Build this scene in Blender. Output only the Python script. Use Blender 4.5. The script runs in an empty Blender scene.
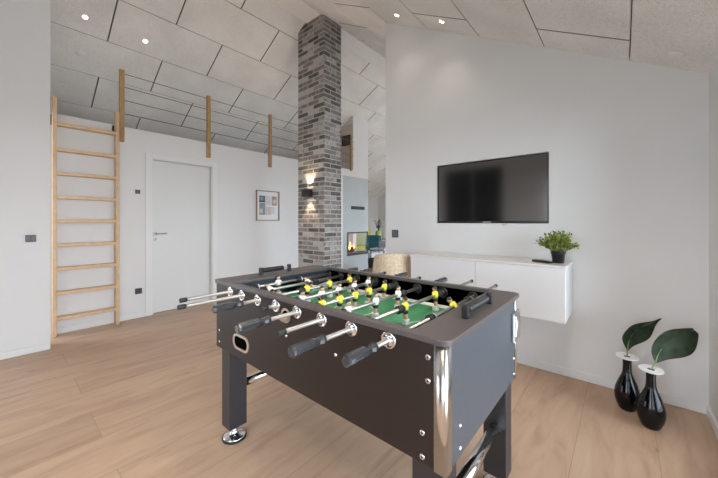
import bpy, bmesh, math, random
from mathutils import Vector, Matrix
random.seed(7)
PI = math.pi
col = bpy.context.scene.collection
scene = bpy.context.scene

# ------------------------------------------------------------------ materials
def node_mat(name):
    m = bpy.data.materials.new(name); m.use_nodes = True
    nt = m.node_tree; b = nt.nodes['Principled BSDF']
    return m, nt, b
def mat(name, rgb, rough=0.5, metal=0.0, spec=0.5, var=0.0, scale=30, bump=0.0, coat=0.0, ior=None, emit=None, estr=0):
    m, nt, b = node_mat(name)
    b.inputs['Base Color'].default_value = (*rgb, 1); b.inputs['Roughness'].default_value = rough
    b.inputs['Metallic'].default_value = metal; b.inputs['Specular IOR Level'].default_value = spec
    b.inputs['Coat Weight'].default_value = coat
    if ior: b.inputs['IOR'].default_value = ior
    if emit: b.inputs['Emission Color'].default_value = (*emit, 1); b.inputs['Emission Strength'].default_value = estr
    if var or bump:
        tc = nt.nodes.new('ShaderNodeTexCoord'); n = nt.nodes.new('ShaderNodeTexNoise')
        n.inputs['Scale'].default_value = scale; n.inputs['Detail'].default_value = 4
        nt.links.new(tc.outputs['Object'], n.inputs['Vector'])
        if var:
            r = nt.nodes.new('ShaderNodeMapRange'); r.inputs[1].default_value = .3; r.inputs[2].default_value = .7
            r.inputs[3].default_value = 1 - var; r.inputs[4].default_value = 1 + var
            mx = nt.nodes.new('ShaderNodeVectorMath'); mx.operation = 'SCALE'; mx.inputs[0].default_value = rgb
            nt.links.new(n.outputs[0], r.inputs[0]); nt.links.new(r.outputs[0], mx.inputs['Scale']); nt.links.new(mx.outputs[0], b.inputs['Base Color'])
        if bump:
            bp = nt.nodes.new('ShaderNodeBump'); bp.inputs['Strength'].default_value = bump; bp.inputs['Distance'].default_value = .002
            nt.links.new(n.outputs[0], bp.inputs['Height']); nt.links.new(bp.outputs[0], b.inputs['Normal'])
    return m
M = {}
M['wall'] = mat('painted_wall', (.725, .72, .712), .7, var=.012, scale=3, bump=.05)
M['trimw'] = mat('white_trim', (.74, .74, .73), .45)
M['doorw'] = mat('door_paint', (.69, .69, .675), .4)
M['jamb'] = mat('door_jamb', (.70, .70, .68), .45)
M['beamw'] = mat('ridge_white', (.90, .89, .87), .6)
M['gap'] = mat('ceiling_gap', (.05, .05, .045), .9)
M['edge'] = mat('raw_panel_edge', (.16, .15, .135), .9)
M['plaster'] = mat('grey_microcement', (.44, .47, .48), .6, var=.04, scale=4)
M['slab'] = mat('table_top_laminate', (.088, .074, .070), .36, spec=.5, var=.08, scale=60)
M['panel'] = mat('table_panel_laminate', (.012, .0055, .0035), .42, spec=.5, var=.06, scale=40)
M['endp'] = mat('daylit_end_laminate', (.050, .056, .068), .45, spec=.8, var=.06, scale=40)  # same dark laminate; bluish window light on the ends put into the colour
M['inner'] = mat('table_inner_wall', (.018, .024, .034), .35, spec=.4)
M['legm'] = mat('table_leg_laminate', (.018, .016, .019), .42, spec=.6)
M['chrome'] = mat('chrome', (.80, .80, .81), .12, metal=1)
M['steel'] = mat('steel_rod', (.45, .44, .42), .36, metal=1)
M['brushed'] = mat('brushed_corner', (.78, .77, .76), .22, metal=1)
M['blackpl'] = mat('black_plastic', (.012, .012, .014), .35)
M['handle'] = mat('grip_plastic', (.028, .031, .036), .22, spec=.7, coat=.6)
M['rubber'] = mat('black_rubber', (.015, .015, .015), .6)
M['green'] = mat('pitch_green', (.07, .29, .135), .4, var=.06, scale=8)
M['line'] = mat('pitch_line', (.78, .80, .75), .5)
M['yellow'] = mat('yellow_shirt', (.88, .80, .07), .4)
M['white'] = mat('white_plastic', (.80, .80, .80), .4)
M['skin'] = mat('figure_skin', (.62, .36, .22), .5)
M['hair'] = mat('figure_hair', (.03, .022, .018), .5)
M['black'] = mat('black_gloss', (.003, .003, .0035), .07, spec=.32)
M['deep'] = mat('black_void', (.003, .003, .003), .9, spec=0)
M['brass'] = mat('worn_metal_rim', (.62, .52, .42), .35, metal=.7)
M['cab'] = mat('cabinet_white', (.66, .66, .665), .35)
M['screen'] = mat('tv_screen', (.006, .006, .007), .10, ior=2.5)
M['bezel'] = mat('tv_bezel', (.012, .012, .013), .3)
M['socket'] = mat('anthracite_socket', (.03, .03, .033), .4)
M['sockin'] = mat('anthracite_insert', (.055, .055, .06), .3)
M['oakp'] = mat('oak_post', (.42, .26, .115), .5, var=.15, scale=25)
M['pine'] = mat('ladder_pine', (.62, .42, .25), .5, var=.10, scale=20)
M['cable'] = mat('rail_cable', (.12, .11, .10), .4, metal=.6)
M['boucle'] = mat('beige_boucle', (.64, .52, .38), .95, var=.22, scale=60, bump=1)
M['pot'] = mat('black_pot', (.008, .008, .010), .3)
M['soil'] = mat('soil', (.03, .02, .012), .9)
M['lime'] = mat('lime_fabric', (.55, .60, .12), .8)
M['teal'] = mat('teal_fabric', (.01, .10, .12), .8)
M['paleseat'] = mat('pale_sofa', (.55, .62, .68), .8)
M['basket'] = mat('dark_basket', (.02, .022, .024), .7, var=.3, scale=40)
M['stemg'] = mat('pale_stem', (.25, .32, .10), .5)
M['vein'] = mat('leaf_vein', (.20, .30, .12), .5)
M['frame'] = mat('picture_oak_frame', (.30, .20, .12), .5)
M['mat_'] = mat('picture_mat', (.72, .72, .72), .3)
M['fire'] = mat('flame', (.9, .3, .05), .5, emit=(1, .32, .06), estr=5)
M['log'] = mat('log', (.10, .05, .03), .8)
M['iron'] = mat('black_iron', (.015, .015, .016), .4)
M['lampglow'] = mat('lamp_lens', (1, .9, .8), .5, emit=(1, .86, .70), estr=14)
M['darkdoor'] = mat('dark_door_panel', (.006, .006, .006), .5)
M['bounce_ground'] = mat('pale_bounce_ground', (.50, .49, .47), .9, var=.1, scale=3)

def grey_patch(n, c): return mat(n, c, .35)
# wood wool acoustic panels
def woodwool():
    m, nt, b = node_mat('wood_wool_panel'); b.inputs['Roughness'].default_value = .9; b.inputs['Specular IOR Level'].default_value = .2
    N = nt.nodes.new; L = nt.links.new
    tc = N('ShaderNodeTexCoord'); n = N('ShaderNodeTexNoise'); n.inputs['Scale'].default_value = 150; n.inputs['Detail'].default_value = 3; n.inputs['Distortion'].default_value = 2.5
    L(tc.outputs['Object'], n.inputs['Vector'])
    n2 = N('ShaderNodeTexNoise'); n2.inputs['Scale'].default_value = 2.2; n2.inputs['Detail'].default_value = 5; L(tc.outputs['Object'], n2.inputs['Vector'])
    cr = N('ShaderNodeValToRGB'); e = cr.color_ramp.elements
    e[0].position = .34; e[0].color = (.50, .49, .475, 1); e[1].position = .50; e[1].color = (.91, .885, .855, 1)
    L(n.outputs[0], cr.inputs[0])
    r = N('ShaderNodeMapRange'); r.inputs[1].default_value = .3; r.inputs[2].default_value = .7; r.inputs[3].default_value = .92; r.inputs[4].default_value = 1.07
    L(n2.outputs[0], r.inputs[0]); v = N('ShaderNodeVectorMath'); v.operation = 'SCALE'; L(cr.outputs[0], v.inputs[0]); L(r.outputs[0], v.inputs['Scale']); L(v.outputs[0], b.inputs['Base Color'])
    bp = N('ShaderNodeBump'); bp.inputs['Strength'].default_value = .6; bp.inputs['Distance'].default_value = .003; L(n.outputs[0], bp.inputs['Height']); L(bp.outputs[0], b.inputs['Normal'])
    return m
M['wool'] = woodwool()
def oakfloor():
    m, nt, b = node_mat('oak_floor'); b.inputs['Roughness'].default_value = .42; b.inputs['Specular IOR Level'].default_value = .45
    N = nt.nodes.new; L = nt.links.new
    tc = N('ShaderNodeTexCoord')
    mp = N('ShaderNodeMapping'); mp.inputs['Rotation'].default_value = (0, 0, PI/2); mp.inputs['Location'].default_value = (0.37, .195, 0); L(tc.outputs['Object'], mp.inputs[0])
    # planks: brick texture, rows across X
    br = N('ShaderNodeTexBrick'); br.offset = .37; br.offset_frequency = 2
    for k, v in (('Scale', 1), ('Mortar Size', .0013), ('Mortar Smooth', .3), ('Bias', 0), ('Brick Width', 9.0), ('Row Height', .3333)): br.inputs[k].default_value = v
    br.inputs['Color1'].default_value = (0, 0, 0, 1); br.inputs['Color2'].default_value = (1, 1, 1, 1); br.inputs['Mortar'].default_value = (.5, .5, .5, 1)
    L(mp.outputs[0], br.inputs['Vector'])
    # grain stretched along Y
    sc = N('ShaderNodeVectorMath'); sc.operation = 'MULTIPLY'; sc.inputs[1].default_value = (9, 1.5, 1); L(tc.outputs['Object'], sc.inputs[0])
    off = N('ShaderNodeVectorMath'); off.operation = 'MULTIPLY_ADD'; off.inputs[1].default_value = (9, 17, 5); L(br.outputs['Color'], off.inputs[0]); L(sc.outputs[0], off.inputs[2])
    g = N('ShaderNodeTexNoise'); g.inputs['Scale'].default_value = 1.2; g.inputs['Detail'].default_value = 7; g.inputs['Roughness'].default_value = .62; g.inputs['Distortion'].default_value = .9; L(off.outputs[0], g.inputs['Vector'])
    cr = N('ShaderNodeValToRGB'); e = cr.color_ramp.elements
    e[0].position = .22; e[0].color = (.33, .21, .14, 1); e[1].position = .75; e[1].color = (.52, .365, .255, 1)
    e2 = cr.color_ramp.elements.new(.48); e2.color = (.455, .305, .205, 1); L(g.outputs[0], cr.inputs[0])
    # knots
    vk = N('ShaderNodeTexVoronoi'); vk.inputs['Scale'].default_value = 1.0
    s2 = N('ShaderNodeVectorMath'); s2.operation = 'MULTIPLY'; s2.inputs[1].default_value = (5.5, 2.6, 1); L(tc.outputs['Object'], s2.inputs[0]); L(s2.outputs[0], vk.inputs['Vector'])
    kr = N('ShaderNodeMapRange'); kr.inputs[1].default_value = .02; kr.inputs[2].default_value = .075; kr.inputs[3].default_value = .62; kr.inputs[4].default_value = 1; L(vk.outputs['Distance'], kr.inputs[0])
    pv = N('ShaderNodeMapRange'); pv.inputs[3].default_value = .93; pv.inputs[4].default_value = 1.07; L(br.outputs['Color'], pv.inputs[0])
    ml = N('ShaderNodeMath'); ml.operation = 'MULTIPLY'; L(kr.outputs[0], ml.inputs[0]); L(pv.outputs[0], ml.inputs[1])
    gr = N('ShaderNodeMapRange'); gr.inputs[3].default_value = 1; gr.inputs[4].default_value = .55; L(br.outputs['Fac'], gr.inputs[0])
    ml2 = N('ShaderNodeMath'); ml2.operation = 'MULTIPLY'; L(ml.outputs[0], ml2.inputs[0]); L(gr.outputs[0], ml2.inputs[1])
    v = N('ShaderNodeVectorMath'); v.operation = 'SCALE'; L(cr.outputs[0], v.inputs[0]); L(ml2.outputs[0], v.inputs['Scale']); L(v.outputs[0], b.inputs['Base Color'])
    bp = N('ShaderNodeBump'); bp.inputs['Strength'].default_value = .15; bp.inputs['Distance'].default_value = .001; L(g.outputs[0], bp.inputs['Height']); L(bp.outputs[0], b.inputs['Normal'])
    return m
M['floor'] = oakfloor()
def attr_mat(name, attr, rough, noise=.2, scale=40):
    m, nt, b = node_mat(name); b.inputs['Roughness'].default_value = rough
    a = nt.nodes.new('ShaderNodeAttribute'); a.attribute_name = attr
    tc = nt.nodes.new('ShaderNodeTexCoord'); n = nt.nodes.new('ShaderNodeTexNoise'); n.inputs['Scale'].default_value = scale; n.inputs['Detail'].default_value = 5
    nt.links.new(tc.outputs['Object'], n.inputs['Vector'])
    r = nt.nodes.new('ShaderNodeMapRange'); r.inputs[1].default_value = .3; r.inputs[2].default_value = .7; r.inputs[3].default_value = 1 - noise; r.inputs[4].default_value = 1 + noise
    v = nt.nodes.new('ShaderNodeVectorMath'); v.operation = 'SCALE'
    nt.links.new(n.outputs[0], r.inputs[0]); nt.links.new(a.outputs['Color'], v.inputs[0]); nt.links.new(r.outputs[0], v.inputs['Scale']); nt.links.new(v.outputs[0], b.inputs['Base Color'])
    return m
M['brick'] = attr_mat('brick', 'tone', .85, .35, 25)
M['mortar'] = mat('mortar', (.45, .43, .405), .9, var=.12, scale=30, bump=.4)
M['plantleaf'] = attr_mat('small_leaf', 'tone', .5, .1)
def leafmat():
    m, nt, b = node_mat('dark_leaf'); b.inputs['Roughness'].default_value = .6; b.inputs['Specular IOR Level'].default_value = .25
    tc = nt.nodes.new('ShaderNodeTexCoord'); n = nt.nodes.new('ShaderNodeTexNoise'); n.inputs['Scale'].default_value = 18
    cr = nt.nodes.new('ShaderNodeValToRGB'); cr.color_ramp.elements[0].color = (.010, .020, .010, 1); cr.color_ramp.elements[1].color = (.034, .055, .026, 1)
    cr.color_ramp.elements[0].position = .3; cr.color_ramp.elements[1].position = .7
    nt.links.new(tc.outputs['Object'], n.inputs['Vector']); nt.links.new(n.outputs[0], cr.inputs[0]); nt.links.new(cr.outputs[0], b.inputs['Base Color'])
    return m
M['leaf'] = leafmat()
def glassmat():
    m = bpy.data.materials.new('thin_glass'); m.use_nodes = True; nt = m.node_tree; nt.nodes.clear()
    o = nt.nodes.new('ShaderNodeOutputMaterial'); t = nt.nodes.new('ShaderNodeBsdfTransparent'); g = nt.nodes.new('ShaderNodeBsdfGlossy'); g.inputs['Roughness'].default_value = .02
    f = nt.nodes.new('ShaderNodeFresnel'); f.inputs['IOR'].default_value = 1.5; mx = nt.nodes.new('ShaderNodeMixShader')
    nt.links.new(f.outputs[0], mx.inputs[0]); nt.links.new(t.outputs[0], mx.inputs[1]); nt.links.new(g.outputs[0], mx.inputs[2]); nt.links.new(mx.outputs[0], o.inputs[0])
    return m
M['glass'] = glassmat()

# ------------------------------------------------------------------ mesh helpers
class MB:
    def __init__(s): s.bm = bmesh.new(); s.mi = 0; s.tone = None; s.lay = None
    def _mark(s, fs):
        for f in fs:
            f.material_index = s.mi
            if s.lay is not None:
                for l in f.loops: l[s.lay] = (*s.tone, 1)
    def tones(s): s.lay = s.bm.loops.layers.float_color.new('tone'); return s
    def face(s, pts, smooth=False):
        f = s.bm.faces.new([s.bm.verts.new(p) for p in pts]); f.smooth = smooth; s._mark([f]); return f
    def box(s, x0, x1, y0, y1, z0, z1, bev=0, seg=1, mtx=None):
        r = bmesh.ops.create_cube(s.bm, size=1, matrix=Matrix.Translation(((x0+x1)/2, (y0+y1)/2, (z0+z1)/2)) @ Matrix.Diagonal((abs(x1-x0), abs(y1-y0), abs(z1-z0), 1)))
        vs = r['verts']; fs = set(f for v in vs for f in v.link_faces)
        if bev > 0:
            es = list(set(e for v in vs for e in v.link_edges))
            q = bmesh.ops.bevel(s.bm, geom=es, offset=bev, segments=seg, profile=.6, affect='EDGES', clamp_overlap=True)
            vs = list(set(v for f in q['faces'] for v in f.verts)); fs = set(f for v in vs for f in v.link_faces)
        if mtx is not None: bmesh.ops.transform(s.bm, matrix=mtx, verts=list(set(v for f in fs for v in f.verts)))
        s._mark(fs); return s
    def tube(s, a, b, r0, r1=None, n=16, cap=True, smooth=True, rot=0):
        r1 = r0 if r1 is None else r1; a = Vector(a); b = Vector(b); d = b - a; q = d.to_track_quat('Z', 'Y')
        rings = []
        for p, r in ((a, r0), (b, r1)):
            rings.append([s.bm.verts.new(p + q @ Vector((r*math.cos(2*PI*(i+rot)/n), r*math.sin(2*PI*(i+rot)/n), 0))) for i in range(n)])
        fs = []
        for i in range(n):
            f = s.bm.faces.new((rings[0][i], rings[0][(i+1) % n], rings[1][(i+1) % n], rings[1][i])); f.smooth = smooth; fs.append(f)
        if cap:
            if r0 > 0: fs.append(s.bm.faces.new(rings[0][::-1]))
            if r1 > 0: fs.append(s.bm.faces.new(rings[1]))
        s._mark(fs); return s
    def lathe(s, prof, origin=(0, 0, 0), axis=(0, 0, 1), n=24, smooth=True, cap=True, rot=0):
        o = Vector(origin); q = Vector(axis).to_track_quat('Z', 'Y'); rings = []
        for r, z in prof:
            rings.append([s.bm.verts.new(o + q @ Vector((r*math.cos(2*PI*(i+rot)/n), r*math.sin(2*PI*(i+rot)/n), z))) for i in range(n)])
        fs = []
        for a, b in zip(rings, rings[1:]):
            for i in range(n):
                f = s.bm.faces.new((a[i], a[(i+1) % n], b[(i+1) % n], b[i])); f.smooth = smooth; fs.append(f)
        if cap:
            fs.append(s.bm.faces.new(rings[0][::-1])); fs.append(s.bm.faces.new(rings[-1]))
        s._mark(fs); return s
    def path(s, pts, r, n=8):
        pts = [Vector(p) for p in pts]
        rr = r if isinstance(r, (list, tuple)) else [r]*len(pts)
        rings = []
        for i, p in enumerate(pts):
            d = (pts[min(i+1, len(pts)-1)] - pts[max(i-1, 0)]).normalized(); q = d.to_track_quat('Z', 'Y')
            rings.append([s.bm.verts.new(p + q @ Vector((rr[i]*math.cos(2*PI*k/n), rr[i]*math.sin(2*PI*k/n), 0))) for k in range(n)])
        fs = []
        for a, b in zip(rings, rings[1:]):
            best = min(range(n), key=lambda o: (b[o].co - a[0].co).length)
            for k in range(n):
                f = s.bm.faces.new((a[k], a[(k+1) % n], b[(k+1+best) % n], b[(k+best) % n])); f.smooth = True; fs.append(f)
        fs.append(s.bm.faces.new(rings[0][::-1])); fs.append(s.bm.faces.new(rings[-1]))
        s._mark(fs); return s
    def prism(s, poly, fn, d0, d1):
        """poly of 2D points extruded from depth d0 to d1; fn(a,b,depth)->3D"""
        A = [s.bm.verts.new(fn(a, b, d0)) for a, b in poly]; B = [s.bm.verts.new(fn(a, b, d1)) for a, b in poly]; n = len(poly)
        fs = [s.bm.faces.new(A[::-1]), s.bm.faces.new(B)]
        for i in range(n): fs.append(s.bm.faces.new((A[i], A[(i+1) % n], B[(i+1) % n], B[i])))
        s._mark(fs); return s
    def ring_prism(s, outer, inner, fn, d0, d1):
        n = len(outer); V = [[s.bm.verts.new(fn(a, b, d)) for a, b in p] for p in (outer, inner) for d in (d0, d1)]
        fs = []
        o0, o1, i0, i1 = V
        for i in range(n):
            j = (i+1) % n
            fs += [s.bm.faces.new((o0[i], o0[j], o1[j], o1[i])), s.bm.faces.new((i0[j], i0[i], i1[i], i1[j])),
                   s.bm.faces.new((o1[i], o1[j], i1[j], i1[i])), s.bm.faces.new((o0[j], o0[i], i0[i], i0[j]))]
        s._mark(fs); return s
    def ell(s, c, rx, ry, rz, seg=16, rings=10, mtx=None):
        m = Matrix.Translation(c) @ (mtx or Matrix.Identity(4)) @ Matrix.Diagonal((rx, ry, rz, 1))
        r = bmesh.ops.create_uvsphere(s.bm, u_segments=seg, v_segments=rings, radius=1, matrix=m)
        fs = set(f for v in r['verts'] for f in v.link_faces)
        for f in fs: f.smooth = True
        s._mark(fs); return s
    def build(s, name, mats, parent=None):
        bmesh.ops.recalc_face_normals(s.bm, faces=s.bm.faces)
        me = bpy.data.meshes.new(name); s.bm.to_mesh(me); s.bm.free()
        for m in (mats if isinstance(mats, (list, tuple)) else [mats]): me.materials.append(m)
        o = bpy.data.objects.new(name, me); col.objects.link(o)
        if parent: attach(o, parent)
        return o
W = {}
def worldloc(o):
    return W.get(o.name, Vector((0, 0, 0)))
def attach(o, parent):
    o.parent = parent
    o.matrix_parent_inverse = Matrix.Translation(-worldloc(parent))
def empty(name, loc):
    o = bpy.data.objects.new(name, None); col.objects.link(o); o.location = loc; o.empty_display_size = .05
    W[o.name] = Vector(loc); return o
def tag(o, label, cat, group=None):
    o['label'] = label; o['category'] = cat
    if group: o['group'] = group
    return o
def struct(o): o['kind'] = 'structure'; return o
def rrect(w, h, r, n=5, cx=0, cy=0):
    pts = []
    for sx, sy, a0 in ((1, 1, 0), (-1, 1, 90), (-1, -1, 180), (1, -1, 270)):
        for k in range(n+1):
            a = math.radians(a0 + 90*k/n); pts.append((cx + sx*(w/2-r) + r*math.cos(a), cy + sy*(h/2-r) + r*math.sin(a)))
    return pts

# ------------------------------------------------------------------ camera
cam = bpy.data.cameras.new('camera'); co = bpy.data.objects.new('camera', cam); col.objects.link(co); scene.camera = co
cam.sensor_fit = 'HORIZONTAL'; cam.sensor_width = 36; cam.lens = 36*307.9/718; cam.shift_y = -17.5/718; cam.clip_start = .02
co.location = (0, 0, 1.2); co.rotation_euler = (PI/2, 0, math.radians(40.61))
CT, ST = math.cos(math.radians(40.61)), math.sin(math.radians(40.61))

# ------------------------------------------------------------------ room
XR, YT, XD, XL, YG, XE, YB = .406, 2.87, -4.59, -4.10, 9.66, -7.30, -1.90
ZL = 2.35
def zr(x): return 2.343 - .55*x
def zl(x): return 6.11 + .55*x
b = MB(); b.box(XE, XR, YB, YG, -.06, 0); struct(b.build('floor', M['floor']))
# ceiling as separate acoustic boards with chamfered joints
def panel(mb, xa, xb, ya, yb, zf, g=.0025, ch=.005):
    def p(x, y, up): return (x, y, zf(x) + up)
    lo = [p(xa+g+ch, ya+g+ch, 0), p(xb-g-ch, ya+g+ch, 0), p(xb-g-ch, yb-g-ch, 0), p(xa+g+ch, yb-g-ch, 0)]
    mid = [p(xa+g, ya+g, ch), p(xb-g, ya+g, ch), p(xb-g, yb-g, ch), p(xa+g, yb-g, ch)]
    top = [(x, y, z+.022) for x, y, z in mid]
    V = [[mb.bm.verts.new(q) for q in r] for r in (lo, mid, top)]
    mb.bm.faces.new(V[0])
    for a, c in ((V[0], V[1]), (V[1], V[2])):
        for i in range(4): mb.bm.faces.new((a[i], a[(i+1) % 4], c[(i+1) % 4], c[i])).material_index = 1 if c is V[2] else (2 if i in (0, 2) else 0)
def ceil(name, xs, offs, zf):
    mb = MB()
    for i, (xa, xb) in enumerate(zip(xs, xs[1:])):
        y = offs[i % 2]
        while y > YB: y -= 1.2
        while y < YG:
            ya, yb = max(y, YB), min(y+1.2, YG)
            if yb - ya > .03: panel(mb, min(xa, xb), max(xa, xb), ya, yb, zf)
            y += 1.2
    mb.mi = 1
    x0, x1 = min(xs), max(xs)
    mb.face([(x0, YB, zf(x0)+.024), (x1, YB, zf(x1)+.024), (x1, YG, zf(x1)+.024), (x0, YG, zf(x0)+.024)])
    mb.face([(x0, YB, zf(x0)+.06), (x1, YB, zf(x1)+.06), (x1, YG, zf(x1)+.06), (x0, YG, zf(x0)+.06)])
    o = mb.build(name, [M['wool'], M['gap'], M['edge']]); return struct(o)
ceil('ceiling', [-3.53, -3.83, -4.348, -4.866, -5.385, -5.903, -6.42, -6.94, XE-.02], [.87, 1.47], zl)
ceil('ceiling.001', [XR+.02, .035, -.482, -1.002, -1.522, -2.045, -2.565, -3.085, -3.25], [1.95, 1.35+.0], zr)
b = MB(); b.box(-3.535, -3.245, YB, YG, 4.118, 4.19, .002); struct(b.build('trim_1', M['beamw']))

def gable_poly(x0, x1, z0=0):   # polygon of a wall in the XZ plane under the roof
    pts = [(x0, z0), (x1, z0)]
    for x in (x1, -3.25, -3.53, x0):
        if x0 <= x <= x1: pts.append((x, zr(x)+.03 if x >= -3.25 else zl(x)+.03))
    return pts
def wallY(name, x0, x1, y0, y1, holes=()):
    """vertical strips so that the holes (xa,xb,za,zb) stay open"""
    mb = MB(); xs = sorted(set([x0, x1] + [h for H in holes for h in H[:2]]))
    for a, c in zip(xs, xs[1:]):
        H = [h for h in holes if h[0] <= a and h[1] >= c]
        f = lambda x, z, d: (x, d, z)
        if not H: mb.prism(gable_poly(a, c), f, y0, y1); continue
        h = H[0]
        if h[2] > 0: mb.box(a, c, y0, y1, 0, h[2])
        mb.prism(gable_poly(a, c, h[3]), f, y0, y1)
    return struct(mb.build(name, M['wall']))
# tv wall with the shallow niche
NX0, NX1, NZ0, NZ1 = -1.428, -.452, 1.183, 1.762
mb = MB(); f = lambda x, z, d: (x, d, z)
mb.prism(gable_poly(-2.06, NX0), f, YT, YT+.16); mb.prism(gable_poly(NX1, XR), f, YT, YT+.16)
mb.box(NX0, NX1, YT, YT+.16, 0, NZ0); mb.prism(gable_poly(NX0, NX1, NZ1), f, YT, YT+.16)
mb.box(NX0, NX1, YT+.075, YT+.16, NZ0, NZ1)
struct(mb.build('wall_front', M['wall']))
# back wall with a glazed door and an added dark double door
wallY('wall_back', XL-.6, XR+.2, YB-.15, YB, holes=((-1.15, .15, .02, 2.1),))
# right wall with windows (runs under the low eave)
mb = MB()
RW = [(-1.5, 2.52, .02, 2.04), (3.5, 5.7, .05, 2.02), (6.3, 8.9, .05, 2.02)]
ys = sorted([YB-.15, YG+.15] + [v for r in RW for v in r[:2]])
for a, c in zip(ys, ys[1:]):
    h = [r for r in RW if r[0] <= a and r[1] >= c]
    if h: mb.box(XR, XR+.3, a, c, 0, h[0][2]); mb.box(XR, XR+.3, a, c, h[0][3], 2.16)
    else: mb.box(XR, XR+.3, a, c, 0, 2.16)
struct(mb.build('wall_right', M['wall']))
# nearer left wall, its return and the left part towards the back
mb = MB(); f = lambda x, z, d: (x, d, z)
f4 = [(XL-.14, 2.15), (XL, 2.15), (XL, zl(XL)+.03), (XL-.14, zl(XL-.14)+.03)]
mb.prism(f4, f, YB, .31); mb.box(XL-.14, XL, -.35, .31, 0, 2.15); mb.box(XL-.14, XL, YB, -1.75, 0, 2.15)
struct(mb.build('wall_left', M['wall']))
# loft door wall
DY0, DY1, DZ = 1.272, 2.035, 2.012
mb = MB(); X0 = XD-.12
mb.box(X0, XD, .17, DY0, 0, ZL); mb.box(X0, XD, DY0, DY1, DZ, ZL); mb.box(X0, XD, DY1, 4.82, 0, ZL)
FB0, FB1, FZ0, FZ1 = 4.97, 5.66, .46, .945
mb.prism([(X0-.25, ZL), (XD, ZL), (XD, zl(XD)+.03), (X0-.25, zl(X0-.25)+.03)], f, 5.15, 5.68)
mb.box(X0-.25, XD, 4.82, 5.68, 2.2, ZL)
struct(mb.build('wall_loft', M['wall']))
mb = MB(); mb.box(XE, XD-.12, .17, 5.68, 2.18, 2.349); struct(mb.build('floor.001', M['wall']))
# wall at the head of the loft (with the near opening) and loft end wall
mb = MB(); f = lambda x, z, d: (x, d, z)
mb.prism([(XE, 2.35), (XL-.14, 2.35), (XL-.14, zl(XL-.14)+.03), (XE, zl(XE)+.03)], f, .05, .17)
struct(mb.build('wall_loft_head', M['wall']))
M['wallwarm'] = mat('loft_gable_paint', (.66, .57, .50), .7)
mb = MB(); mb.prism([(XE, 2.35), (XD-.36, 2.35), (XD-.36, zl(XD-.36)+.03), (XE, zl(XE)+.03)], f, 5.15, 5.27)
mb.box(XD-.37, XD-.0015, 5.147, 5.15, 2.35, 3.40)
struct(mb.build('wall_loft_end', M['wallwarm']))
mb = MB(); mb.box(XE-.15, XE, YB, YG, 0, 2.14); struct(mb.build('wall_eave', M['wall']))
mb = MB()
for ga, gb in ((XE-.15, -3.3), (-.6, XR+.3)): mb.prism(gable_poly(ga, gb), f, YG, YG+.15)
mb.prism(gable_poly(-3.3, -.6, 2.15), f, YG, YG+.15); struct(mb.build('wall_gable', M['wall']))
# underside walls that close the room behind the loft wall
mb = MB(); mb.box(XE, XD-.37, 5.56, 5.68, 0, 2.19); struct(mb.build('wall_inner', M['wall']))

# baseboards
def board(name, x0, x1, y0, y1, h=.062):
    mb = MB(); mb.box(x0, x1, y0, y1, 0, h, .003); return struct(mb.build(name, M['trimw']))
board('baseboard_front', -2.06, XR, YT-.012, YT)
board('baseboard_right', XR-.012, XR, YB, YT-.012)
board('baseboard_left', XL, XL+.012, -.35, .31)
mb = MB(); mb.box(XD, XD+.012, .31, DY0-.075, 0, .062, .003); mb.box(XD, XD+.012, DY1+.06, 4.82, 0, .062, .003); struct(mb.build('baseboard_loft', M['trimw']))

# door in the loft wall
mb = MB()
mb.box(XD, XD+.014, DY0-.075, DY0, 0, DZ+.06, .003); mb.box(XD, XD+.014, DY1, DY1+.065, 0, DZ+.06, .003); mb.box(XD, XD+.014, DY0, DY1, DZ, DZ+.06, .003)
arch = mb
d1 = empty('door_1', (XD-.06, (DY0+DY1)/2, 0)); struct(d1)
arch.build('door_frame', M['trimw'], d1)
mb = MB(); mb.box(XD-.115, XD-.001, DY0, DY0+.012, 0, DZ); mb.box(XD-.115, XD-.001, DY1-.012, DY1, 0, DZ); mb.box(XD-.115, XD-.001, DY0+.012, DY1-.012, DZ-.012, DZ)
mb.build('door_jamb', M['jamb'], d1)
mb = MB(); mb.box(XD-.095, XD-.055, DY0+.014, DY1-.014, .006, DZ-.014, .002); leaf = mb.build('door_leaf', M['doorw'], d1)
mb = MB(); mb.lathe([(.024, 0), (.026, .003), (.024, .009)], (XD-.055, 1.325, 1.04), (1, 0, 0), 20); mb.tube((XD-.05, 1.325, 1.04), (XD-.005, 1.325, 1.04), .009)
mb.path([(XD-.007, 1.318, 1.04), (XD-.004, 1.34, 1.04), (XD-.004, 1.44, 1.04)], .009, 10); h = mb.build('door_handle', M['steel'], leaf)
mb = MB(); mb.lathe([(.022, 0), (.024, .003), (.022, .008)], (XD-.055, 1.325, .968), (1, 0, 0), 20); mb.mi = 1; mb.box(XD-.0475, XD-.0462, 1.321, 1.329, .955, .978); mb.build('keyhole_plate', [M['steel'], M['deep']], leaf)

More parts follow.
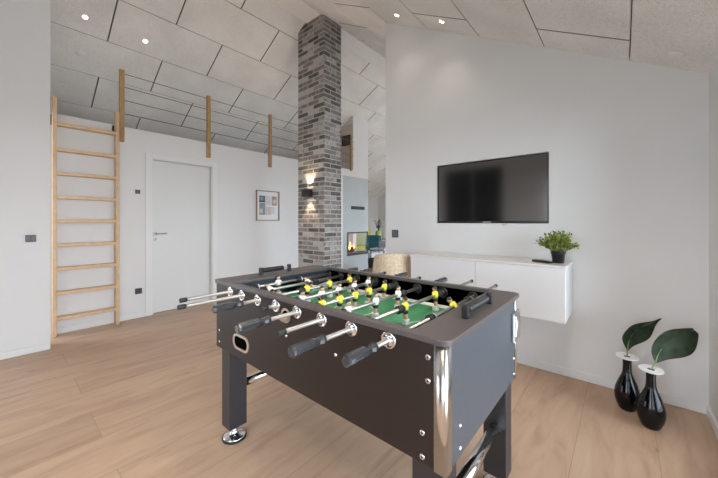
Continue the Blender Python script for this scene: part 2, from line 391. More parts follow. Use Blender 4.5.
# windows (behind and beside the camera, and in the far living room)
def window_right(i, ya, yb, za, zb, n):
    w = empty('window_%d' % i, (XR+.15, (ya+yb)/2, za)); struct(w); fr = MB(); x0, x1 = XR+.12, XR+.18
    fr.box(x0, x1, ya, yb, za, za+.05); fr.box(x0, x1, ya, yb, zb-.05, zb)
    for k in range(n+1):
        y = ya + (yb-ya)*k/n; a = max(ya, y-.025); c = min(yb, y+.025)
        fr.box(x0+.001, x1-.001, a if k else ya, c if k < n else yb, za+.05, zb-.05)
    fr.build('window_frame', M['trimw'], w)
    g = MB(); g.face([(XR+.15, ya, za), (XR+.15, yb, za), (XR+.15, yb, zb), (XR+.15, ya, zb)]); g.build('window_pane', M['glass'], w)
for i, (r, n) in enumerate(zip(RW, (3, 2, 3))): window_right(i+1, *r, n)
w = empty('window_4', (-.5, YB-.08, 0)); struct(w)
fr = MB()
for a, c in ((-1.15, -1.09), (.09, .15), (-.53, -.47)): fr.box(a, c, YB-.11, YB-.05, .02, 2.1)
fr.box(-1.09, -.53, YB-.11, YB-.05, .02, .08); fr.box(-.47, .09, YB-.11, YB-.05, .02, .08); fr.box(-1.09, -.53, YB-.11, YB-.05, 2.04, 2.1); fr.box(-.47, .09, YB-.11, YB-.05, 2.04, 2.1)
fr.build('window_frame', M['trimw'], w)
g = MB(); g.face([(-1.15, YB-.08, .02), (.15, YB-.08, .02), (.15, YB-.08, 2.1), (-1.15, YB-.08, 2.1)]); g.build('window_pane', M['glass'], w)
w = empty('window_5', (XL-.07, -1.05, 0)); struct(w); fr = MB()  # unseen window, added to light the front wall and right slope
for a, c in ((-1.75, -1.69), (-1.08, -1.02), (-.41, -.35)): fr.box(XL-.1, XL-.04, a, c, 0, 2.15)
for a, c in ((-1.69, -1.08), (-1.02, -.41)): fr.box(XL-.1, XL-.04, a, c, 0, .06); fr.box(XL-.1, XL-.04, a, c, 2.09, 2.15)
fr.build('window_frame', M['trimw'], w)
g = MB(); g.face([(XL-.07, -1.75, 0), (XL-.07, -.35, 0), (XL-.07, -.35, 2.15), (XL-.07, -1.75, 2.15)]); g.build('window_pane', M['glass'], w)
w = empty('window_6', (-1.95, YG+.07, 0)); struct(w); fr = MB()  # unseen gable window, added to bring more light into the far room
for a, c in ((-3.3, -3.24), (-1.98, -1.92), (-.66, -.6)): fr.box(a, c, YG+.04, YG+.1, 0, 2.15)
for a, c in ((-3.24, -1.98), (-1.92, -.66)): fr.box(a, c, YG+.04, YG+.1, 0, .06); fr.box(a, c, YG+.04, YG+.1, 2.09, 2.15)
fr.build('window_frame', M['trimw'], w)
g = MB(); g.face([(-3.3, YG+.07, 0), (-.6, YG+.07, 0), (-.6, YG+.07, 2.15), (-3.3, YG+.07, 2.15)]); g.build('window_pane', M['glass'], w)
# dark double door on the back wall (unseen, added for the dark shapes mirrored in the television)
w = empty('added_dark_door', (-2.75, YB, 0)); struct(w)
for a, c in ((-3.55, -2.87), (-2.82, -2.14)):
    mb = MB(); mb.box(a, c, YB, YB+.03, .01, 2.50, .002); mb.build('door_leaf', M['darkdoor'], w)
# unseen ground outside, made pale to bounce light onto the ceiling
mb = MB(); mb.face([(-40, -40, -.12), (40, -40, -.12), (40, 40, -.12), (-40, 40, -.12)]); struct(mb.build('ground', M['bounce_ground']))

# ------------------------------------------------------------------ chimney
CX0, CX1, CY0, CY1 = -3.738, -3.17, 2.94, 3.294
mb = MB().tones(); mb.tone = (.5, .5, .5); mb.mi = 1
mb.box(CX0+.004, CX1-.004, CY0+.004, CY1-.004, 0, 4.17)
mb.mi = 0; H, Lb, J = .0655, .236, .0135
rng = random.Random(3)
def tone():
    r = rng.random()
    if r < .28: t = rng.uniform(.085, .14); return (t*1.04, t, t*.95)
    if r < .66: t = rng.uniform(.16, .24); return (t*1.10, t, t*.92)
    if r < .88: t = rng.uniform(.23, .31); return (t*1.10, t, t*.92)
    t = rng.uniform(.30, .38); return (t*1.02, t, t*.96)
def course(x0, x1, row):
    off = (Lb/2 if row % 2 else 0); pts = []; p = x0 - off
    while p < x1 - .01:
        a, c = max(p, x0), min(p + Lb - J, x1)
        if c - a > .03: pts.append((a, c))
        p += Lb
    return pts
row = 0; z = .004
while z < 4.12:
    for a, c in course(CX0, CX1, row):
        mb.tone = tone(); j = rng.uniform(0, .003)
        mb.box(a, c, CY0+.0015+j, CY0+.02, z, z+H-J, .0015); mb.tone = tone(); mb.box(a, c, CY1-.02, CY1-.0015-j, z, z+H-J)
    for a, c in course(CY0+.022, CY1-.022, row+1):
        for xa, xb in ((CX1-.02, CX1-.0015), (CX0+.0015, CX0+.02)):
            mb.tone = tone(); mb.box(xa, xb, a, c, z, z+H-J)
    z += H; row += 1
ch = struct(mb.build('wall_chimney', [M['brick'], M['mortar']]))
# wall lamp on the chimney
LX = -3.455
t = tag(empty('wall_lamp', (LX, CY0, 1.60)), 'black cube up-and-down wall lamp lit on the brick chimney', 'wall lamp')
mb = MB(); z0, z1 = 1.555, 1.66
mb.ring_prism(rrect(.13, .10, .006, 2, LX, CY0-.062), rrect(.118, .088, .004, 2, LX, CY0-.062), lambda a, b_, d: (a, b_, d), z0, z1)
mb.box(LX-.05, LX+.05, CY0-.012, CY0-.003, z0+.01, z1-.01); mb.build('lamp_housing', M['iron'], t)
mb = MB(); mb.box(LX-.05, LX+.05, CY0-.098, CY0-.025, 1.60, 1.615); mb.build('lamp_core', M['lampglow'], t)

# ------------------------------------------------------------------ loft railing
XP = XD+.024
posts = [.952, 1.972, 3.0, 4.03, 5.06]
t = tag(empty('loft_railing', (XD, 3.0, 2.12)), 'oak posts and thin steel cables guarding the open loft edge', 'railing')
for y in posts:
    mb = MB(); zb_ = 2.16 if y < 1 else (2.32 if y > 5 else 2.125); mb.box(XD+.002, XD+.044, y-.024, y+.024, zb_, 3.02, .003)
    p = mb.build('railing_post', M['oakp'], t)
    for z in (zb_+.045, zb_+.15): mb = MB(); mb.lathe([(.006, 0), (.006, .004)], (XD+.044, y, z), (1, 0, 0), 8); mb.build('post_bolt', M['iron'], p)
for z in (2.50, 2.66, 2.82, 2.98):
    mb = MB(); mb.tube((XP, posts[0], z), (XP, 5.147, z), .0038, n=8); mb.build('railing_cable', M['cable'], t)
# dark picture on the loft end wall
t = tag(empty('small_picture', (XD-.35, 5.14, 3.0)), 'small dark framed picture on the loft end wall beside the chimney', 'picture')
mb = MB(); mb.box(XD-.335, XD-.075, 5.125, 5.146, 2.93, 3.16, .003); mb.build('picture_frame', M['iron'], t)
mb = MB(); mb.box(XD-.315, XD-.095, 5.1225, 5.126, 2.95, 3.14); mb.build('picture_print', mat('dark_print', (.10, .08, .07), .5, var=.6, scale=14), t)

# ------------------------------------------------------------------ ladder
t = tag(empty('loft_ladder', (-4.5, .65, 0)), 'pale wooden ladder leaning upright against the loft edge beside the door', 'ladder')
for ya, yb, zt in ((.352, .385, 2.50), (.875, .908, 2.47)):
    mb = MB(); mb.box(-4.545, -4.455, ya, yb, .0, zt, .003); s_ = mb.build('ladder_stile', M['pine'], t)
    mb = MB(); mb.box(XD+.001, -4.545, ya+.004, yb-.004, 2.24, 2.32, .002); mb.box(XD+.001, XD+.006, ya-.012, yb+.012, 2.22, 2.335); mb.build('wall_bracket', M['iron'], s_)
for z in (.165, .43, .685, .935, 1.187, 1.437, 1.687, 1.938, 2.205):
    mb = MB(); mb.box(-4.543, -4.457, .385, .875, z, z+.034, .003); mb.build('ladder_rung', M['pine'], t)

# ------------------------------------------------------------------ wall fittings
def plateY(name, label, x, z, w, h, n=1):       # on the tv wall
    t = tag(empty(name, (x, YT, z)), label, 'socket')
    mb = MB(); mb.box(x-w/2, x+w/2, YT-.010, YT, z-h/2, z+h/2, .002); mb.build('cover_plate', M['socket'], t)
    for k in range(n):
        cx = x + (k-(n-1)/2)*w/n; mb = MB(); mb.box(cx-w/n*.36, cx+w/n*.36, YT-.013, YT-.0102, z-h*.34, z+h*.34, .001); mb.build('insert', M['sockin'], t)
def plateX(name, label, cat, X, y, z, w, h, n=1, m1='socket', m2='sockin'):
    t = tag(empty(name, (X, y, z)), label, cat)
    mb = MB(); mb.box(X, X+.010, y-w/2, y+w/2, z-h/2, z+h/2, .002); mb.build('cover_plate', M[m1], t)
    for k in range(n):
        cy = y + (k-(n-1)/2)*w/n; mb = MB(); mb.box(X+.0102, X+.013, cy-w/n*.36, cy+w/n*.36, z-h*.34, z+h*.34, .001); mb.build('insert', M[m2], t)
plateY('wall_socket', 'dark grey wall socket left of the television', -1.928, 1.065, .082, .085)
plateX('wall_switch', 'dark double wall switch on the nearer left wall', 'switch', XL, .183, 1.045, .068, .062, 2)
plateX('wall_socket', 'dark double wall socket low beside the white door', 'socket', XD, 1.125, .333, .072, .07, 2)
plateX('wall_thermostat', 'small white thermostat with grey display beside the door', 'thermostat', XD, 1.115, 1.57, .075, .075, 1, 'trimw', 'sockin')

# framed picture on the loft wall
t = tag(empty('framed_picture', (XD, 2.965, 1.46)), 'framed photo collage in thin oak frame on the white wall', 'picture')
y0, y1, z0, z1 = 2.742, 3.188, 1.213, 1.72; cy, cz = (y0+y1)/2, (z0+z1)/2
F_ = lambda a, b_, d: (XD+d, a, b_)
mb = MB(); mb.ring_prism([(y0, z0), (y1, z0), (y1, z1), (y0, z1)], [(y0+.015, z0+.015), (y1-.015, z0+.015), (y1-.015, z1-.015), (y0+.015, z1-.015)], F_, .002, .024); mb.build('picture_frame', M['frame'], t)
mb = MB(); mb.box(XD+.002, XD+.008, y0+.014, y1-.014, z0+.014, z1-.014); mb.build('picture_mat', M['mat_'], t)
mb = MB()
pcs = [(.06, .17, .10, .30, 2), (.06, .17, .31, .42, 1), (.18, .29, .26, .42, 3), (.18, .29, .10, .24, 4), (.30, .40, .26, .42, 0), (.05, .17, .31, .33, 5), (.30, .36, .12, .24, 3), (.08, .13, .34, .40, 2), (.07, .12, .13, .20, 3), (.12, .15, .22, .28, 1), (.20, .27, .30, .33, 4), (.21, .25, .12, .20, 2), (.32, .38, .30, .36, 4), (.33, .35, .37, .41, 1)]
for ya, yb, za, zb, k in pcs:
    mb.mi = k; mb.box(XD+.0082, XD+.0092 + .0004*k, y0+ya, y0+yb, z0+za, z0+zb)
mb.build('picture_print', [grey_patch('print_brown', (.38, .27, .22)), grey_patch('print_dark', (.10, .12, .13)), grey_patch('print_slate', (.22, .27, .31)), grey_patch('print_pale', (.55, .57, .60)), grey_patch('print_sand', (.55, .48, .42)), grey_patch('print_black', (.03, .03, .03))], t)

# ------------------------------------------------------------------ downlights and detectors
def slope_frame(x, y, zf, m):
    n = Vector((-m, 0, 1)).normalized()       # plane z = c + m x ; up normal
    return Vector((x, y, zf(x))), -n
for i, (x, y, zf, m, lab, pw) in enumerate([(-.20, 1.15, zr, -.55, 'added unseen downlight above the right end of the foosball table', 28), (-1.9, .5, zr, -.55, 'added unseen downlight in front of the foosball table', 24), (-.9, -.7, zr, -.55, 'added unseen downlight near the glazed back door', 40), (-4.673, .634, zl, .55, 'lit recessed downlight nearest the left wall, above the ladder', 4), (-4.685, 1.225, zl, .55, 'lit recessed downlight in left slope above the white door', 4),  # first three lamps are out of view, added to brighten the floor
        (-1.749, 2.635, zr, -.55, 'lit recessed downlight above the left end of the tv wall', 2.2), (-1.263, 2.640, zr, -.55, 'lit recessed downlight above the television', 2.2)]):
    p, d = slope_frame(x, y, zf, m)
    t = tag(empty('ceiling_downlight', p), lab, 'ceiling light', 'recessed downlights')
    mb = MB(); q = [(.030, .001), (.030, .005), (.022, .007), (.0215, .001)]; mb.lathe(q, p, d, 24, cap=False); mb.build('light_ring', M['white'], t)
    mb = MB(); mb.lathe([(.021, .0005), (.021, .003), (.012, .006)], p, d, 20); mb.build('light_lens', M['lampglow'], t)
    L = bpy.data.lights.new('downlight_lamp', 'SPOT'); L.energy = pw; L.color = (1, .86, .73); L.spot_size = math.radians(95 if pw < 10 else 130); L.spot_blend = .9; L.shadow_soft_size = .025 if pw < 10 else .09
    lo = bpy.data.objects.new('downlight_lamp', L); col.objects.link(lo); lo.location = p + d*.03
    lo.rotation_euler = (0, 0, 0)
for x, y, zf, m, lab in ((-5.119, .652, zl, .55, 'small pale round ceiling detector above the ladder'), (.243, 2.653, zr, -.55, 'round white ceiling detector in the low right corner')):
    p, d = slope_frame(x, y, zf, m)
    mb = MB(); mb.lathe([(.045, 0), (.045, .006), (.038, .012), (.015, .014)], p, d, 28)
    tag(mb.build('smoke_detector', mat('pale_disc', (.80, .80, .78), .5)), lab, 'smoke detector')
for z, d in ((1.67, 1), (1.545, -1)):
    L = bpy.data.lights.new('wall_lamp_beam', 'SPOT'); L.energy = 6; L.color = (1, .72, .5); L.spot_size = math.radians(82); L.spot_blend = .5; L.shadow_soft_size = .01
    lo = bpy.data.objects.new('wall_lamp_beam', L); col.objects.link(lo); lo.location = (LX, CY0-.055, z); lo.rotation_euler = (PI if d > 0 else 0, 0, 0)

# ------------------------------------------------------------------ television
t = tag(empty('television', (-.94, YT+.05, 1.19)), 'black flat television set into the white wall above the cabinet', 'television')
TX0, TX1, TZ0, TZ1 = -1.418, -.455, 1.186, 1.757; yf = YT+.012
mb = MB(); mb.box(TX0, TX1, yf+.003, YT+.072, TZ0, TZ1, .002); mb.build('tv_casing', M['bezel'], t)
mb = MB(); mb.ring_prism([(TX0, TZ0), (TX1, TZ0), (TX1, TZ1), (TX0, TZ1)], [(TX0+.008, TZ0+.018), (TX1-.008, TZ0+.018), (TX1-.008, TZ1-.008), (TX0+.008, TZ1-.008)], lambda a, b_, d: (a, d, b_), yf-.003, yf+.003); mb.build('tv_bezel', M['bezel'], t)
mb = MB(); mb.box(TX0+.007, TX1-.007, yf, yf+.0028, TZ0+.017, TZ1-.007); mb.build('tv_screen', M['screen'], t)
mb = MB(); x = -.975
for k, (w_, h_) in enumerate(((.009, .007), (.009, .007), (.003, .007), (.007, .007), (.003, .007), (.009, .007), (.009, .007))):
    mb.box(x, x+w_, yf-.0042, yf-.003, TZ0+.0055, TZ0+.0055+h_); x += w_+.0035
mb.build('maker_mark', M['white'], t)
mb = MB(); mb.path([(-.80, yf, TZ0+.001), (-.803, yf-.012, TZ0-.008), (-.795, yf-.014, TZ0-.018), (-.78, yf-.013, TZ0-.017), (-.772, yf-.011, TZ0-.008), (-.775, yf, TZ0+.001)], .0022, 6); mb.build('cable_loop', M['blackpl'], t)

# ------------------------------------------------------------------ wall cabinets
KY0, KZ0, KZ1 = 2.465, .513, .898
for (xa, xb), lab in (((-1.487, -.896), 'white wall-hung cabinet, the left one below the television'), ((-.894, -.292), 'white wall-hung cabinet carrying the small potted plant')):
    t = tag(empty('wall_cabinet', ((xa+xb)/2, YT, KZ0)), lab, 'cabinet', 'wall-hung cabinets below the television')
    mb = MB(); mb.box(xa, xb, KY0+.018, YT, KZ0, KZ1-.013, .001); mb.build('cabinet_body', M['cab'], t)
    mb = MB(); mb.box(xa+.001, xb-.001, KY0, KY0+.016, KZ0+.001, KZ1-.015, .0012); mb.build('cabinet_door', M['cab'], t)
mb = MB(); mb.box(-1.489, -.290, KY0-.002, YT-.001, KZ1-.0125, KZ1, .0015); tag(mb.build('cabinet_top', mat('top_board', (.70, .67, .645), .3)), 'long white top board lying across both wall-hung cabinets', 'worktop')
# remote control
t = tag(empty('remote_control', (-.452, 2.60, KZ1)), 'small black remote control on the white cabinet beside the plant', 'remote control')
R_ = Matrix.Translation((-.452, 2.60, KZ1)) @ Matrix.Rotation(math.radians(62), 4, 'Z')
mb = MB(); mb.box(-.022, .022, -.07, .07, 0, .016, .005, 2, mtx=R_); mb.build('remote_body', M['blackpl'], t)
mb = MB()
for i in range(3):
    for j in range(6): mb.box(-.014+.011*i, -.008+.011*i, -.055+.018*j, -.046+.018*j, .016, .0172, mtx=R_)
mb.build('remote_buttons', M['sockin'], t)
# potted plant
px, py = -.360, 2.655
t = tag(empty('potted_plant', (px, py, KZ1)), 'small bushy green plant in a black pot on the cabinet end', 'potted plant')
mb = MB(); mb.lathe([(.035, 0), (.037, .002), (.044, .066), (.048, .068), (.049, .083), (.045, .083), (.042, .072)], (px, py, KZ1), n=28, cap=False); mb.face([(px+.035*math.cos(a*PI/8), py+.035*math.sin(a*PI/8), KZ1+.001) for a in range(16)])
mb.build('pot', M['pot'], t)
mb = MB(); mb.lathe([(.0425, .068), (.03, .072), (.005, .074)], (px, py, KZ1), n=20); mb.build('soil', M['soil'], t)
rp = random.Random(11); mb = MB().tones(); st = MB()
base = Vector((px, py, KZ1+.070))
for k in range(210):
    a = rp.uniform(0, 2*PI); el = rp.uniform(.35, 1.5) if k > 8 else rp.uniform(.2, .4); ln = rp.uniform(.08, .150) * (1.0 if el < .6 else .95)
    d = Vector((math.cos(a)*math.cos(el), math.sin(a)*math.cos(el), math.sin(el)))
    p0 = base + Vector((math.cos(a), math.sin(a), 0))*rp.uniform(0, .035)
    pts = [p0 + d*ln*s + Vector((0, 0, .02*math.sin(s*2.4))) for s in (0, .35, .7, 1)]
    st.path(pts, [.0013, .0011, .0009, .0006], 4)
    for q in range(10):
        s = rp.uniform(.3, 1.03); c_ = p0 + d*ln*s + Vector((0, 0, .02*math.sin(s*2.4)))
        e1 = (d + Vector((rp.uniform(-1, 1), rp.uniform(-1, 1), rp.uniform(-.4, 1)))*.9).normalized(); e2 = e1.cross(Vector((rp.uniform(-1, 1), rp.uniform(-1, 1), rp.uniform(-1, 1)))).normalized()
        L_ = rp.uniform(.012, .024); w_ = L_*.32; g = rp.uniform(.5, 1.5); mb.tone = (.22*g, .28*g, .035*g) if rp.random() < .8 else (.03*g, .07*g, .015*g)
        mb.face([c_, c_+e1*L_*.45+e2*w_, c_+e1*L_, c_+e1*L_*.45-e2*w_])
mb.build('foliage', M['plantleaf'], t); st.build('plant_stems', M['stemg'], t)

# ------------------------------------------------------------------ vases with a single leaf each
Rv = Vector((CT, ST, 0)); Fv = Vector((-ST, CT, 0)); Zv = Vector((0, 0, 1))
def vase(x, y, lab, spine, left, right, mouth, k, side):
    """spine/left/right: matching outline points; mouth: the point of the vase mouth in the same units; k: metres per unit"""
    t = tag(empty('leaf_vase', (x, y, 0)), lab, 'vase', 'black bottle vases')
    mb = MB(); prof = [(.034, 0), (.038, .002), (.045, .012), (.058, .045), (.0645, .080), (.0645, .105), (.060, .135), (.049, .170), (.037, .200), (.028, .222), (.0235, .245), (.022, .28), (.0225, .325), (.024, .332), (.020, .332), (.018, .30)]
    mb.lathe(prof, (x, y, 0), n=36, cap=False); mb.face([(x+.034*math.cos(a*PI/12), y+.034*math.sin(a*PI/12), .0005) for a in range(24)]); mb.build('vase_body', M['black'], t)
    mb = MB(); n = 32; rng_o = [(math.cos(2*PI*i/n), math.sin(2*PI*i/n)) for i in range(n)]
    T_ = Matrix.Rotation(math.radians(5), 3, 'X')
    mb.ring_prism([(a*.056, b_*.056) for a, b_ in rng_o], [(a*.017, b_*.017) for a, b_ in rng_o], lambda a, b_, d: Vector((x, y, .336)) + T_ @ Vector((a, b_, d)), 0, .003); mb.build('vase_collar', M['white'], t)
    o = Vector((x, y, .335)); N = len(spine)
    def pt(p, f_): return o + Rv*(p[0]-mouth[0])*k - Zv*(p[1]-mouth[1])*k + Fv*f_
    lt = tag(empty('cut_leaf', (x, y, .30)), 'large dark green leaf standing in the %s black vase' % side, 'leaf')
    dep = [.03*math.sin(PI*i/(N-1)) - .02*i/(N-1) for i in range(N)]
    mb = MB(); mb.path([(x, y, .05), (x, y, .30), (x, y, .335)] + [pt(q, f_-.0015) for q, f_ in zip(spine, dep)], [.004, .004, .004] + [max(.0012, .0040-.0030*i/(N-1)) for i in range(N)], 8); mb.build('stem', M['vein'], lt)
    mb = MB(); rows = []
    for i in range(N):
        S_, L_, R_ = Vector(spine[i]), Vector(left[i]), Vector(right[i]); row_ = []
        for E_, sgn in ((L_, 1), (R_, -1)):
            ww = (E_-S_).length*k
            for q in ([1, .8, .55, .28, 0] if sgn > 0 else [.28, .55, .8, 1]):
                fold = -.25*ww*q + .007*math.sin(i*1.7 + q*4 + (1.3 if sgn > 0 else 0))*q
                row_.append(mb.bm.verts.new(pt(S_ + (E_-S_)*q, dep[i] + fold)))
        rows.append(row_)
    for A, B in zip(rows, rows[1:]):
        for j in range(len(A)-1): mb.bm.faces.new((A[j], A[j+1], B[j+1], B[j])).smooth = True
    ob = mb.build('leaf_blade', M['leaf'], lt)
    md = ob.modifiers.new('thick', 'SOLIDIFY'); md.thickness = .0012; ss = ob.modifiers.new('smooth', 'SUBSURF'); ss.levels = 1; ss.render_levels = 2
    return t
vase(.020, 2.612, 'black bottle vase with white collar, nearer the cabinet',
     [(177, 272), (188, 240), (200, 215), (220, 180), (250, 145), (285, 120), (320, 98), (362, 70), (372, 54)],
     [(175, 272), (155, 225), (142, 185), (160, 145), (200, 108), (250, 98), (300, 86), (350, 72), (370, 54)],
     [(180, 270), (205, 248), (240, 238), (285, 218), (320, 188), (345, 142), (362, 105), (372, 76), (374, 56)], (177, 308), 1.96/307.9/6.37, 'rear')
vase(.124, 2.475, 'black bottle vase with white collar, nearer the right wall',
     [(364, 345), (385, 310), (415, 270), (450, 235), (490, 200), (530, 168), (565, 145), (592, 128)],
     [(362, 345), (346, 300), (343, 250), (346, 200), (385, 155), (440, 130), (500, 117), (575, 111)],
     [(367, 345), (400, 337), (450, 328), (500, 319), (550, 301), (594, 272), (616, 215), (612, 145)], (338, 388), 1.80/307.9/6.37, 'front')

# ------------------------------------------------------------------ beige armchair at the wall end
t = tag(empty('armchair', (-1.76, 2.585, 0)), 'beige fluffy armchair at the left end of the cabinets', 'armchair')
def shell(mb, cx, cy, z0, z1, a0, a1, r0, r1, th, n=28, m=10):
    G = []
    for s in range(2):
        g = []
        for j in range(m+1):
            v = j/m; rowv = []
            for i in range(n+1):
                u = a0 + (a1-a0)*i/n; ed = abs(2*i/n-1); top = z1 - .20*ed**3*(z1-z0)
                r = r0 + (r1-r0)*v + (th if s == 0 else 0)
                rowv.append(mb.bm.verts.new((cx + r*math.cos(u), cy + r*.92*math.sin(u), z0 + (top-z0)*v)))
            g.append(rowv)
        G.append(g)
    O, I = G
    def q(a, b_, c, d): f_ = mb.bm.faces.new((a, b_, c, d)); f_.smooth = True
    for j in range(m):
        for i in range(n): q(O[j][i], O[j][i+1], O[j+1][i+1], O[j+1][i]); q(I[j][i+1], I[j][i], I[j+1][i], I[j+1][i+1])
        q(O[j][0], O[j+1][0], I[j+1][0], I[j][0]); q(O[j+1][n], O[j][n], I[j][n], I[j+1][n])
    for i in range(n): q(O[m][i], O[m][i+1], I[m][i+1], I[m][i]); q(O[0][i+1], O[0][i], I[0][i], I[0][i+1])
mb = MB(); shell(mb, -1.765, 2.585, .36, .895, math.radians(-170), math.radians(50), .215, .150, .045)
ob = mb.build('backrest', M['boucle'], t); md = ob.modifiers.new('s', 'SUBSURF'); md.levels = 1; md.render_levels = 2
mb = MB(); mb.lathe([(.17, .34), (.205, .36), (.208, .40), (.19, .44), (.10, .455), (.01, .457)], (-1.76, 2.585, 0), n=32); mb.build('seat', M['boucle'], t)
for sx, sy in ((-1, -1), (1, -1), (-1, 1), (1, 1)):
    mb = MB(); mb.tube((-1.76+sx*.12, 2.585+sy*.11, .345), (-1.76+sx*.18, 2.585+sy*.17, 0), .014, .009, 12); mb.build('leg', M['iron'], t)

# ------------------------------------------------------------------ fireplace block
t = tag(empty('fireplace', (XD, 5.25, 0)), 'grey fireplace block with glowing glazed firebox behind the chimney', 'fireplace')
xb = XD-.37
mb = MB()
mb.box(xb, XD, 4.822, FB0, 0, 2.198); mb.box(xb, XD, FB0, 5.68, 0, FZ0); mb.box(xb, XD, FB0, 5.68, FZ1, 2.198); mb.box(xb, xb+.02, FB0, 5.0, FZ0, FZ1)
mb.build('surround', M['plaster'], t)
mb = MB(); f3 = lambda a, b_, d: (XD+d, a, b_)
mb.ring_prism([(FB0-.02, FZ0-.02), (5.683, FZ0-.02), (5.683, FZ1+.02), (FB0-.02, FZ1+.02)], [(FB0+.02, FZ0+.03), (5.665, FZ0+.03), (5.665, FZ1-.015), (FB0+.02, FZ1-.015)], f3, -.02, .006); fb = mb.build('firebox_frame', M['iron'], t)
mb = MB(); mb.box(xb+.02, XD-.02, FB0, 5.66, FZ0+.001, FZ0+.03); mb.box(xb+.02, XD-.02, FB0+.001, FB0+.02, FZ0+.03, FZ1-.001); mb.build('firebox_lining', M['iron'], t)
mb = MB(); mb.face([(XD-.006, FB0, FZ0), (XD-.006, 5.68, FZ0), (XD-.006, 5.68, FZ1), (XD-.006, FB0, FZ1)]); mb.build('firebox_glass', M['glass'], fb)
lg = MB()
for k, (ya, yb_, zz) in enumerate(((5.05, 5.36, .52), (5.08, 5.38, .555), (5.02, 5.30, .585))): lg.tube((XD-.10-.06*k, ya, zz), (XD-.16+.02*k, yb_, zz+.01), .026, .022, 10)
lg.build('firewood', M['log'], t)
mb = MB()
for k in range(7):
    y = 5.04+.045*k; hh = .11+.08*math.sin(k*2.1)**2; mb.lathe([(.004, 0), (.022, hh*.25), (.014, hh*.6), (.001, hh)], (XD-.13-.03*(k % 3), y, .56), n=10)
mb.build('flames', M['fire'], t)
mb = MB(); mb.ring_prism([(5.08, 1.47), (5.55, 1.47), (5.55, 1.545), (5.08, 1.545)], [(5.09, 1.48), (5.54, 1.48), (5.54, 1.535), (5.09, 1.535)], f3, .0, .006)
for k in range(3): mb.box(XD+.0005, XD+.004, 5.09, 5.54, 1.488+.016*k, 1.494+.016*k)
mb.mi = 1; mb.box(XD+.0002, XD+.001, 5.09, 5.54, 1.48, 1.535); mb.build('vent_grille', [M['iron'], M['deep']], t)

# ------------------------------------------------------------------ far living room
def at(u, d, z=0): r = (u-359)/307.9*d; return Vector((CT*r - ST*d, ST*r + CT*d, z))
def cushion(name, c, w, h, th, rz, tilt, m, lab, cat='cushion'):
    mb = MB(); R = Matrix.Translation(c) @ Matrix.Rotation(rz, 4, 'Z') @ Matrix.Rotation(tilt, 4, 'X')
    n = 12; G = []
    for s in (1, -1):
        g = []
        for i in range(n+1):
            r = []
            for j in range(n+1):
                a, b_ = 2*i/n-1, 2*j/n-1; k = (1-a**4)*(1-b_**4); e = 1-.06*(abs(a*b_)**.5 < .5)
                r.append(mb.bm.verts.new(R @ Vector((a*w/2*(1-.05*b_*b_), s*th/2*k**.5, b_*h/2*(1-.05*a*a)))))
            g.append(r)
        G.append(g)
    for gi, g in enumerate(G):
        for i in range(n):
            for j in range(n):
                f_ = mb.bm.faces.new((g[i][j], g[i+1][j], g[i+1][j+1], g[i][j+1])); f_.smooth = True
    bmesh.ops.remove_doubles(mb.bm, verts=mb.bm.verts, dist=.0005)
    return tag(mb.build(name, m), lab, cat)
# pale sofa with teal cushion
sc_ = at(372, 8.3); sx, sy = sc_.x, sc_.y
t = tag(empty('sofa', (sx, sy, 0)), 'pale grey sofa seen past the fireplace in the far room', 'sofa')
mb = MB(); mb.box(sx-.42, sx+.30, sy-.42, sy+.42, .16, .40, .03, 2); mb.build('seat', M['paleseat'], t)
mb = MB(); mb.box(sx-.42, sx+.30, sy+.26, sy+.44, .40, .62, .04, 2); mb.build('backrest', M['paleseat'], t)
for a in (-.37, .25):
    for c in (-.36, .36): mb = MB(); mb.tube((sx+a, sy+c, 0), (sx+a, sy+c, .17), .015, .02, 10); mb.build('leg', M['iron'], t)
cushion('cushion', Vector((sx-.06, sy+.13, .62)), .44, .42, .13, math.radians(25), math.radians(-12), M['teal'], 'dark teal cushion on the pale sofa in the far room')
# lime armchair seen through the firebox
q = at(355, 9.6)
t = tag(empty('lime_armchair', (q.x, q.y, 0)), 'lime green armchair glimpsed through the glass firebox', 'armchair')
mb = MB(); mb.box(q.x-.38, q.x+.34, q.y-.34, q.y+.36, .18, .46, .04, 2); mb.build('seat', M['lime'], t)
mb = MB(); mb.box(q.x-.38, q.x+.34, q.y+.20, q.y+.38, .44, .98, .05, 2); mb.build('backrest', M['lime'], t)
for a in (-.32, .28):
    for c in (-.28, .3): mb = MB(); mb.tube((q.x+a, q.y+c, 0), (q.x+a, q.y+c, .19), .015, .02, 10); mb.build('leg', M['iron'], t)
# side table with glass flower vase
q = at(378.5, 9.6); tz = .64
t = tag(empty('side_table', (q.x, q.y, 0)), 'small white side table carrying the flower vase, far room', 'table')
mb = MB(); mb.lathe([(.24, tz-.02), (.25, tz-.01), (.24, tz)], (q.x, q.y, 0), n=32); mb.build('table_top', M['white'], t)
mb = MB(); mb.tube((q.x, q.y, .01), (q.x, q.y, tz-.02), .02, n=14); mb.lathe([(.15, 0), (.15, .01), (.02, .02)], (q.x, q.y, 0), n=28); mb.build('pedestal', M['white'], t)
t = tag(empty('flower_vase', (q.x, q.y, tz)), 'lime glass vase of leafy white flowers in the far room', 'vase')
mb = MB(); mb.lathe([(.07, 0), (.09, .03), (.10, .15), (.085, .26), (.075, .27)], (q.x, q.y, tz), n=24); mb.build('vase_body', mat('lime_glass', (.40, .48, .10), .25), t)
mb = MB().tones(); fl = MB(); rp = random.Random(5); o = Vector((q.x, q.y, tz+.26))
